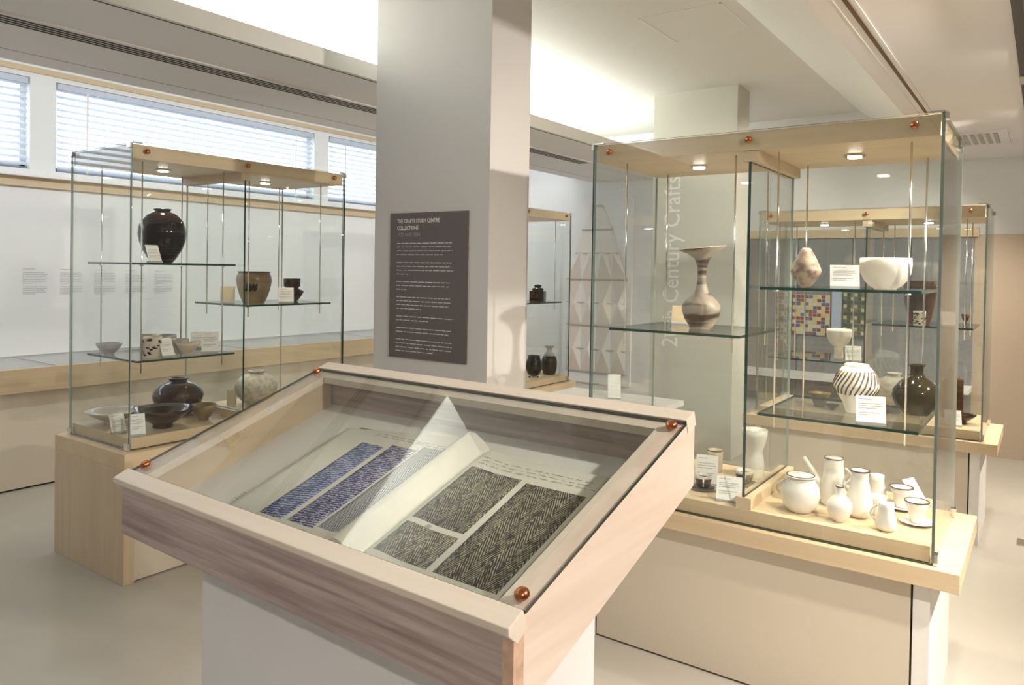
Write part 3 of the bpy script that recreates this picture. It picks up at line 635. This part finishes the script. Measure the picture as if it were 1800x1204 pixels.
# coffee set on the right half of the tray
def hnd(side, z0, z1, out, r=.004, ang=0):
    def f(root, w, h):
        pts = [(side*(w*.40+out*math.sin(math.pi*k/8)), 0, h*(z0+(z1-z0)*k/8)) for k in range(9)]
        o = MB().tube(pts, r, 8).build('handle', G['white'], root); o.rotation_euler = (0, 0, R(ang))
    return f
def pottery(px, py, w_, h_): p = inl('R', px, py, T1); return (p, *dim(p, w_, h_))
p, w, h = pottery(1406, 898, 66, 64)
def f1(root, w, h):
    hnd(-1, .30, .80, .030, .0045)(root, w, h)
    MB().lathe([(w*.40, h*.965), (w*.40, h*.985), (w*.25, h*1.01), (w*.04, h*1.03), (w*.03, h*1.05), (w*.012, h*1.06)], 28).build('lid', G['bowl'], root)
pot('sugar_pot', 'squat white lidded pot with a loop handle in the coffee set', 'pot', p, w, h, [(.52, 0), (.60, .02), (.86, .18), (1, .45), (.94, .68), (.76, .84), (.70, .90), (.72, 1), (.66, 1), (.62, .88)], G['white'], extra=f1, rimmat=G['rim'])
p, w, h = pottery(1464, 886, 46, 82)
def f2(root, w, h):
    MB().tube([(-w*.36, 0, h*.32), (-w*.62, 0, h*.48), (-w*.86, 0, h*.72), (-w*1.12, 0, h*.92)], [.019, .016, .011, .008], 10).build('spout', G['white'], root)
    hnd(1, .45, .80, .022, .004, 20)(root, w, h)
    MB().lathe([(w*.34, h*.985), (w*.36, h), (w*.20, h*1.025), (w*.02, h*1.03)], 28).build('lid', G['bowl'], root)
pot('coffee_pot', 'tall white coffee pot with a slender spout and dark rim', 'coffee pot', p, w, h, [(.82, 0), (.88, .02), (1, .14), (.90, .40), (.74, .70), (.68, .94), (.70, 1), (.62, 1), (.58, .9)], G['white'], extra=f2, rimmat=G['rim'])
p, w, h = pottery(1510, 908, 46, 82)
def f3(root, w, h):
    hnd(-1, .48, .86, .020, .004, -10)(root, w, h)
pot('tall_jug', 'tall white jug with a dark rim and rounded foot in the coffee set', 'jug', p, w, h, [(.55, 0), (.66, .02), (.94, .12), (1, .24), (.88, .46), (.64, .76), (.60, .90), (.68, 1), (.62, 1), (.52, .88)], G['white'], extra=f3, rimmat=G['rim'])
p, w, h = pottery(1541, 884, 32, 50)
pot('milk_jug', 'small white milk jug behind the tall jug', 'jug', p, w, h, [(.66, 0), (.76, .02), (1, .16), (.90, .45), (.68, .80), (.72, 1), (.64, 1), (.58, .8)], G['white'], extra=hnd(-1, .4, .85, .012, .003))
p, w, h = pottery(1475, 916, 43, 62)
pot('bud_vase', 'small white round bottle with narrow neck at the tray front', 'vase', p, w, h, [(.40, 0), (.46, .02), (.80, .18), (1, .40), (.92, .56), (.60, .70), (.30, .78), (.24, .86), (.28, .97), (.32, 1), (.26, 1), (.18, .9)], G['white'], rimmat=G['rim'])
p, w, h = pottery(1557, 932, 37, 48)
pot('cream_jug', 'small white cream jug at the front right of the tray', 'jug', p, w, h, [(.50, 0), (.64, .02), (.96, .14), (1, .26), (.80, .56), (.66, .86), (.70, 1), (.62, 1), (.56, .84)], G['white'], extra=hnd(-1, .25, .88, .020, .004))
p, w, h = pottery(1541, 905, 34, 34)
pot('white_bowl', 'small white bowl behind the cream jug', 'bowl', p, w, h, FLARE, G['white'])
p, w, h = pottery(1588, 903, 40, 38)
def saucer(root, w, h): MB().lathe([(r*w*.72, z*.010) for r, z in SAUCER], 36, (0, 0, -.0005)).build('saucer', G['white'], root)
def cupup(px, py, w_, h_, label, mat=None, sc_mat=None, cupmat=None):
    p, w, h = pottery(px, py, w_, h_); root = empty('cup_and_saucer', p, label=label, cat='cup', group='cups and saucers of the coffee set')
    MB().lathe([(r*w*.72, z*.011) for r, z in SAUCER], 36).build('saucer', sc_mat or G['white'], root)
    MB().lathe([(r*w/2, .006+z*h) for r, z in FLARE], 36).build('cup', cupmat or G['white'], root)
    MB().lathe([(.46*w, .006+h-.002), (w/2+.0006, .006+h-.002), (w/2+.0004, .007+h), (.46*w, .007+h)], 36, ring=True).build('rim', G['rim'] if cupmat is None else G['white'], root)
    return root
cupup(1584, 894, 38, 36, 'white cup and saucer at the back right of the tray')
cupup(1611, 921, 40, 38, 'white cup and saucer nearest the right glass edge')
# brown and white cups on the left half
def lefthalf(px, py, w_, h_): p = inl('R', px, py, T1); p.x = min(p.x, RXC-RL+.6); return (p, *dim(p, w_, h_))
for px, py, w_, h_, lab in ((1236, 860, 30, 22, 'small brown and white cup and saucer beside the sloping desk'), (1308, 852, 32, 22, 'brown and white cup and saucer beside the case partition')):
    p, w, h = lefthalf(px, py, w_, h_); root = empty('cup_and_saucer', p, label=lab, cat='cup')
    MB().lathe([(r*w*.75, z*.010) for r, z in SAUCER], 36).build('saucer', G['white'], root)
    MB().lathe([(.60*w, .0095), (.68*w, .0105), (.3*w, .0105)], 30).build('saucer_glaze', G['rim'], root)
    MB().lathe([(r*w/2, .008+z*h) for r, z in CUP], 36).build('cup', G['brown'], root)
    MB().lathe([(.38*w, .008+h*.78), (.505*w, .008+h*.78), (.51*w, .009+h), (.45*w, .009+h), (.42*w, .008+h*.8)], 36, ring=True).build('white_rim', G['white'], root)
    MB().tube([(.46*w*math.cos(-1.2), .46*w*math.sin(-1.2), .010+h*.8), (.70*w*math.cos(-1.2), .70*w*math.sin(-1.2), .010+h*.62), (.64*w*math.cos(-1.2), .64*w*math.sin(-1.2), .01+h*.3), (.42*w*math.cos(-1.2), .42*w*math.sin(-1.2), .01+h*.2)], .0032, 8).build('handle', G['white'], root)
p, w, h = lefthalf(1256, 828, 28, 38)
pot('straight_cup', 'straight-sided cream cup with an ochre inside behind the caption card', 'cup', p, w, h, CYL, G['cream'], rimmat=G['olive'])
p, w, h = lefthalf(1325, 838, 44, 84)
pot('waisted_vase', 'white waisted vase with a flared top behind the case partition', 'vase', p, w, h, [(.72, 0), (.76, .02), (.80, .20), (.72, .42), (.60, .55), (.80, .68), (.98, .86), (1, 1), (.92, 1), (.72, .70), (.5, .55)], G['white'])

# --- far left case
zs = at(955, 531, x=LX-.1).z
p = inl('L2', 945, 529, zs, .2); w, h = dim(p, 26, 30)
b = MB(); b.box((-w/2, -w/2*.8, 0), (w/2, w/2*.8, h*.62)); o = b.build('body', G['black'], None, .008)
root = empty('square_bottle', p, R(20), label='square black lidded bottle on the far case shelf', cat='bottle'); o.parent = root
MB().lathe([(w*.30, h*.60), (w*.42, h*.66), (w*.36, h*.78), (w*.20, h*.82), (w*.20, h*.86), (w*.28, h*.90), (w*.24, h*.96), (w*.05, h)], 24).build('lid', G['black'], root)
T2 = .50+.056
p = inl('L2', 965, 666, T2, .15); w, h = dim(p, 28, 50)
root = empty('two_tone_bottle', p, label='dark olive bottle with a pale grey neck in the far case', cat='bottle')
MB().lathe([(r*w/2, z*h) for r, z in [(.7, 0), (.78, .02), (.96, .2), (1, .42), (.92, .56), (.70, .66), (.4, .66)]], 32).build('body', G['olived'], root)
MB().lathe([(r*w/2, z*h) for r, z in [(.74, .64), (.60, .72), (.34, .80), (.32, .90), (.60, .98), (.62, 1), (.5, 1), (.2, .9)]], 32).build('neck', G['grey'], root)
p = inl('L2', 938, 668, T2, .15); w, h = dim(p, 30, 36)
def feet(root, w, h):
    for k in range(3): a = k*2.094; MB().lathe([(.006, 0), (.010, .012)], 10, (w*.28*math.cos(a), w*.28*math.sin(a), -.010)).build('foot', G['black'], root)
p.z += .010
pot('footed_pot', 'round black pot on three small feet in the far case', 'pot', p, w, h, [(.30, 0), (.7, .08), (1, .40), (.95, .65), (.75, .85), (.70, .92), (.78, 1), (.7, 1), (.6, .85)], G['black'], extra=feet)

# --- rear right case
p = inl('R2', 1616, 570, zr2a, .25); w, h = dim(p, 52, 76)
pot('amber_jar', 'large glossy amber brown jar in the rear case', 'jar', p, w, h, TUB, G['amber'], extra=handles)
p = inl('R2', 1616, 570, zr2a, .12); w, h = dim(p, 20, 25)
pot('striped_beaker', 'small pale beaker with brown marks before the amber jar', 'beaker', p, w, h, CYL, G['cream'], extra=blots)
p = inl('R2', 1697, 573, zr2a, .2); w, h = dim(p, 14, 22)
pot('small_goblet', 'tiny amber goblet at the right end of the rear case shelf', 'goblet', p, w, h, [(.5, 0), (.5, .05), (.2, .12), (.2, .4), (.7, .6), (1, 1), (.9, 1), (.5, .6)], G['amber'])
p = inl('R2', 1474, 634, zr2b, .25); w, h = dim(p, 42, 52)
pot('footed_goblet', 'pale bowl on a thick foot on the rear case left shelf', 'goblet', p, w, h, [(.36, 0), (.38, .03), (.34, .36), (.40, .42), (.74, .54), (.96, .74), (1, .92), (.96, 1), (.90, 1), (.92, .86), (.68, .6), (.1, .48)], G['bowl'])
p = inl('R2', 1441, 696, T1, .25); w, h = dim(p, 36, 24)
pot('brown_bowl', 'brown bowl standing on the rear case tray', 'bowl', p, w, h, FLARE, G['olive'])
p = inl('R2', 1463, 702, T1, .18); w, h = dim(p, 24, 9)
pot('small_dish', 'little brown dish beside the brown bowl in the rear case', 'dish', p, w, h, DISH, G['brown'])
p = inl('R2', 1690, 742, T1, .22); w, h = dim(p, 46, 16)
pot('dark_plate', 'dark plate with pale underside at the rear case right end', 'plate', p, w, h, DISH, G['brown'])
p = inl('R2', 1672, 715, T1, .40); w, h = dim(p, 34, 86)
root = empty('slab_bottle', p, R(12), label='tall amber slab bottle standing in the rear case', cat='bottle')
o = bx('body', (-w/2, -w/2*.7, 0), (w/2, w/2*.7, h*.80), G['amber'], root, .010)
MB().lathe([(w*.2, h*.79), (w*.18, h*.92), (w*.26, h), (w*.2, h), (w*.1, h*.9)], 20).build('neck', G['amber'], root)
p = inl('R2', 1570, 725, T1, .35); w, h = dim(p, 60, 70)
pot('grey_flask', 'pale grey round flask on the rear case tray', 'flask', p, w, h, GLOBE, G['speck'])

# ------------------------------------------------------------------ caption cards
def cap(label, p, w, h, face_deg, lean=22, mat=card, printed=True, tilt=0):
    """a leaning card on a small acrylic foot; face_deg = direction its face looks towards (0 = +X)"""
    c = empty('caption_card', p, R(face_deg+90)+R(tilt), label=label, cat='label', group='caption cards in the cases')
    Tl = lambda x, y, z: (x, y+z*math.sin(R(lean)), .006+z*math.cos(R(lean)))
    MB().box((-w/2, 0, 0), (w/2, .0018, h), T=Tl).build('card', mat, c)
    bx('foot', (-w/2, -.006, 0), (w/2, .022, .010), stand, c, .001)
    if printed:
        M = Matrix.Translation((0, 0, .006)) @ Matrix.Rotation(R(90-lean), 4, 'X') @ Matrix.Translation((-w*.40, h*.90, .0006))
        word_rows('printed_text', ink, c, M, w*.8, [.55, 0, .95, 1, .8, 0, .9, .6], h*.085, h*.022, seed=int(w*9999) % 97)
    return c
def capL(label, px, py, z, ly, w_, h_, **k):
    p = inl('L', px, py, z, ly); w, h = dim(p, w_, h_); return cap(label, p, w, h*1.05, k.pop('face', -35), **k)
def capR(label, px, py, z, ly, w_, h_, case='R', **k):
    p = inl(case, px, py, z, ly); w, h = dim(p, w_, h_); return cap(label, p, w, h*1.05, k.pop('face', -75), **k)
capL('white caption card leaning before the black ovoid jar', 274, 458, 1.505, .10, 26, 30, face=10)
capL('pale caption card left of the tan jar with the motif', 400, 530, 1.283, .30, 24, 28, mat=tancard, printed=False)
capL('white caption card before the small black collared bottle', 503, 529, 1.283, .10, 26, 26)
capL('tan caption card behind the spotted cup', 261, 606, 1.03, .42, 28, 28, mat=tancard, printed=False)
capL('white caption card between the spotted cup and cream bowl', 297, 622, 1.03, .09, 24, 32, face=5)
capL('pale caption card right of the cream bowl', 369, 622, 1.03, .10, 28, 36)
capL('pale caption card at the back of the lower shelf right end', 346, 612, 1.03, .36, 22, 28)
capL('white caption card before the broad grey dish', 193, 755, T0, .17, 26, 32, face=0)
capL('white caption card nearest the case corner', 243, 772, T0, .04, 24, 36, face=-20)
capL('brown caption card behind the wide dark bowl', 248, 722, T0, .42, 26, 22, mat=tancard, printed=False)
capL('brown caption card right of the olive tea bowl', 384, 735, T0, .20, 24, 12, mat=tancard, printed=False, lean=60)
capL('olive caption card left of the speckled jar', 407, 718, T0, .36, 16, 28, mat=tancard, printed=False)
capR('white caption card between the diamond bottle and deep bowl', 1485, 500, 1.452, .10, 48, 40)
capR('white caption card before the fluted jar', 1531, 738, .992, .08, 48, 46)
capR('tan caption card behind the flared vase', 1197, 566, 1.268, .48, 34, 30, mat=tancard, printed=False)
capR('tall white caption card before the straight cream cup', 1241, 845, T1, .22, 38, 48)
capR('white caption card on the tray left of the partition block', 1281, 882, T1, .06, 44, 40)
capR('white caption card standing edge-on behind the cups', 1624, 882, T1, .44, 34, 50, face=-25, printed=False, lean=35)
capR('white caption card beside the footed goblet in the rear case', 1500, 636, zr2b, .12, 26, 26, case='R2')
capR('grey caption card right of the amber jar in the rear case', 1669, 572, zr2a, .15, 22, 24, case='R2')
capR('white caption card on the rear case tray before the dark plate', 1676, 752, T1, .08, 26, 26, case='R2')

# ------------------------------------------------------------------ back of the room
# folded pyramid hanging on its board
hg = empty('folded_hanging', (-4.12, BY, .23), label='tall folded cream hanging of triangles on a white board at the back wall', cat='wall hanging')
bx('board', (-.44, -.03, 0), (.43, 0, 2.09), wallw, hg)
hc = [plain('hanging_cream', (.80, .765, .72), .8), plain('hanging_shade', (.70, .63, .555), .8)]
hb = plain('hanging_bar', (.50, .45, .41), .7)
rowsz = [2.235, 1.965, 1.70, 1.405, 1.14, .885, .615, .36]; rowsw = [.06, .19, .28, .385, .38, .38, .38, .38]
for z, hw in zip(rowsz, rowsw): bx('bar', (-hw, -.05, z-.23-.007), (hw, -.035, z-.23+.007), hb, hg)
for k in range(7):
    za, zb_, wa, wb = rowsz[k]-.23, rowsz[k+1]-.23, rowsw[k], rowsw[k+1]; y0 = -.036
    if k < 2:
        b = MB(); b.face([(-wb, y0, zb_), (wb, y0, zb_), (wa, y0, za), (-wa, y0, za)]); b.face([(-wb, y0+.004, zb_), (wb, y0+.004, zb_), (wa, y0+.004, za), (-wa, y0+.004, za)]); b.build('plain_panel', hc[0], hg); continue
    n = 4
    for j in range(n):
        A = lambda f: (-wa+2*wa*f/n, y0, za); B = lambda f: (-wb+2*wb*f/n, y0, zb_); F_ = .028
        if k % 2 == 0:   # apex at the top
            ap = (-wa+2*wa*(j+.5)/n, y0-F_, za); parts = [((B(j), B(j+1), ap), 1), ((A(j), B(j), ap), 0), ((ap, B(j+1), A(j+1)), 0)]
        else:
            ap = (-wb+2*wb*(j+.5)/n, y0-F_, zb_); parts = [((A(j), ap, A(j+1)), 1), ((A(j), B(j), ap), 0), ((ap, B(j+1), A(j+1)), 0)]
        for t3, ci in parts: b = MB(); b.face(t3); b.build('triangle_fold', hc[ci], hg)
# white plinth table with a slanted card
p = at(1070, 700, z=.5); pt = empty('low_plinth', (p.x, p.y, 0), label='low white plinth table near the folded hanging', cat='plinth')
bx('top', (-.5, -.25, .46), (.5, .3, .5), white, pt); bx('pedestal', (-.44, -.2, 0), (.44, .25, .46), wallw, pt)
cap('white slanted caption card on the low plinth table', Vector((p.x+.05, p.y, .5)), .10, .2, -60, lean=30, printed=False)
# grey display wall with textiles
gp = empty('fabric_screen', (-1.45, BY, .26), label='large grey fabric display screen on the back wall behind the rear case', cat='screen')
greym = plain('grey_fabric', (.24, .24, .245), .9, noise=.08, scale=90)
for k in range(4): bx('fabric_panel', (-.95+k*.478, -.05, 0), (-.95+k*.478+.472, -.01, 1.58), greym, gp)
bx('top_rail', (-.97, -.07, 1.58), (.985, 0, 1.66), ash, gp)
bx('low_shelf', (-.95, -.35, .28), (.96, -.05, .32), wallw, gp)
def textile(name, label, x0, x1, z0, z1, mats, cells):
    t = empty(name, ((x0+x1)/2, BY-.055, z0), label=label, cat='textile'); w, h = x1-x0, z1-z0; nx, nz = cells; r = random.Random(len(label))
    bx('cloth', (-w/2, -.008, 0), (w/2, 0, h), mats[0], t)
    for k, m in enumerate(mats[1:]):
        b = MB()
        for i in range(nx):
            for j in range(nz):
                if (min(i, nx-1-i)*3+j*2+(i*j) % 3) % len(mats) == k: b.box((-w/2+w*i/nx, -.0095-.0003*k, h*j/nz), (-w/2+w*(i+.9)/nx, -.008, h*(j+.85)/nz))
        if b.v: tag(b.build('woven_figures', m, t), kind='stuff')
tr_ = plain('weave_red', (.30, .05, .05), .9); ty = plain('weave_yellow', (.62, .52, .26), .9); tb = plain('weave_blue', (.10, .12, .26), .9); tg = plain('weave_green', (.16, .19, .13), .9); tc_ = plain('weave_cream', (.62, .58, .46), .9)
textile('woven_textile', 'patterned yellow, red and blue woven textile on the grey panel', -1.965, -1.63, .93, 1.31, [ty, tr_, tb, tc_], (9, 11))
textile('woven_textile', 'narrow red and cream woven strip left of the patterned textile', -2.12, -2.02, .80, 1.33, [tc_, tr_, tg], (4, 14))
textile('cloth_strip', 'narrow pale blue cloth strip beside the patterned textile', -1.615, -1.53, .98, 1.40, [plain('pale_blue_cloth', (.45, .53, .68), .9)], (1, 1))
textile('woven_textile', 'dark green figured textile right of the blue strip', -1.51, -1.33, .92, 1.34, [tg, plain('weave_dark', (.07, .08, .06), .9), ty], (6, 12))
# floor box
p = at(1799, 955, z=0); o = bx('floor_box', (-.06, -.06, 0), (.06, .06, .006), steel); o.location = (p.x+.03, p.y, 0); tag(o, 'small grey floor socket box at the right edge', 'floor box')

# ------------------------------------------------------------------ track spotlights (on the ceiling tracks; some are unseen lamps added for fill)
tr2 = empty('lighting_track', (1.0, 2.4, SOF), label='second black lighting track on the ceiling along the right wall', cat='track')
bx('rail', (-.018, -4.4, -.03), (.018, 4.4, 0), black, tr2)
SPOTS = [(.003, 2.75, (-.75, 3.0, .7), 40, 70), (.003, 4.9, (-.6, 5.2, .7), 45, 70), (.003, 6.0, (-1.6, 7.4, 1.1), 40, 80), (.003, 3.9, (-2.4, 5.9, 1.5), 70, 50), (.003, 5.4, (-3.8, 7.4, 1.4), 80, 60),  # far-column and left back-wall spots are added to brighten the rear
         (1.0, 1.45, (-.7, 1.75, .9), 125, 90), (1.0, 3.2, (-1.6, 3.3, .9), 165, 95), (1.0, 5.0, (-.6, 5.3, .5), 130, 95), (1.0, 6.4, (-.6, 6.6, .3), 90, 95), (1.0, 2.2, (.45, 2.3, 0), 170, 80), (1.0, -.7, (-1.6, -.8, 0), 110, 100)]  # last spot is unseen, added to bounce fill off the floor
ORD = ('first on the near track', 'fourth of the near track beside the rear case', 'fifth on the near track', 'second on the near track, added to brighten the far column', 'third on the near track, added to brighten the back wall', 'first on the wall track', 'third on the wall track', 'fourth on the wall track', 'fifth on the wall track', 'second on the wall track', 'added behind the camera for bounce fill')
for i, (x, y, tgt, e, an) in enumerate(SPOTS):
    s = empty('track_spotlight', (x, y, SOF-.03), label='small steel spotlight with a glowing lens, '+ORD[i], cat='spotlight', group='spotlights on the lighting tracks')
    d = (Vector(tgt)-Vector((x, y, SOF-.12))).normalized(); Q = d.to_track_quat('Z', 'Y').to_matrix()
    bx('stem', (-.008, -.008, -.06), (.008, .008, 0), steel, s)
    MB().lathe([(.018, -.05), (.030, -.03), (.036, .03), (.034, .035), (.028, .01)], 20, (0, 0, -.09), axis=Q).build('lamp_head', steel, s)
    MB().lathe([(.024, 0), (.024, .004)], 18, Vector((0, 0, -.09))+d*.012, axis=Q).build('lamp_lens', lampg, s)
    spot('spotlight_beam', Vector((x, y, SOF-.12))+d*.05, tgt, e, an, (1, .90, .79), .04, .7)
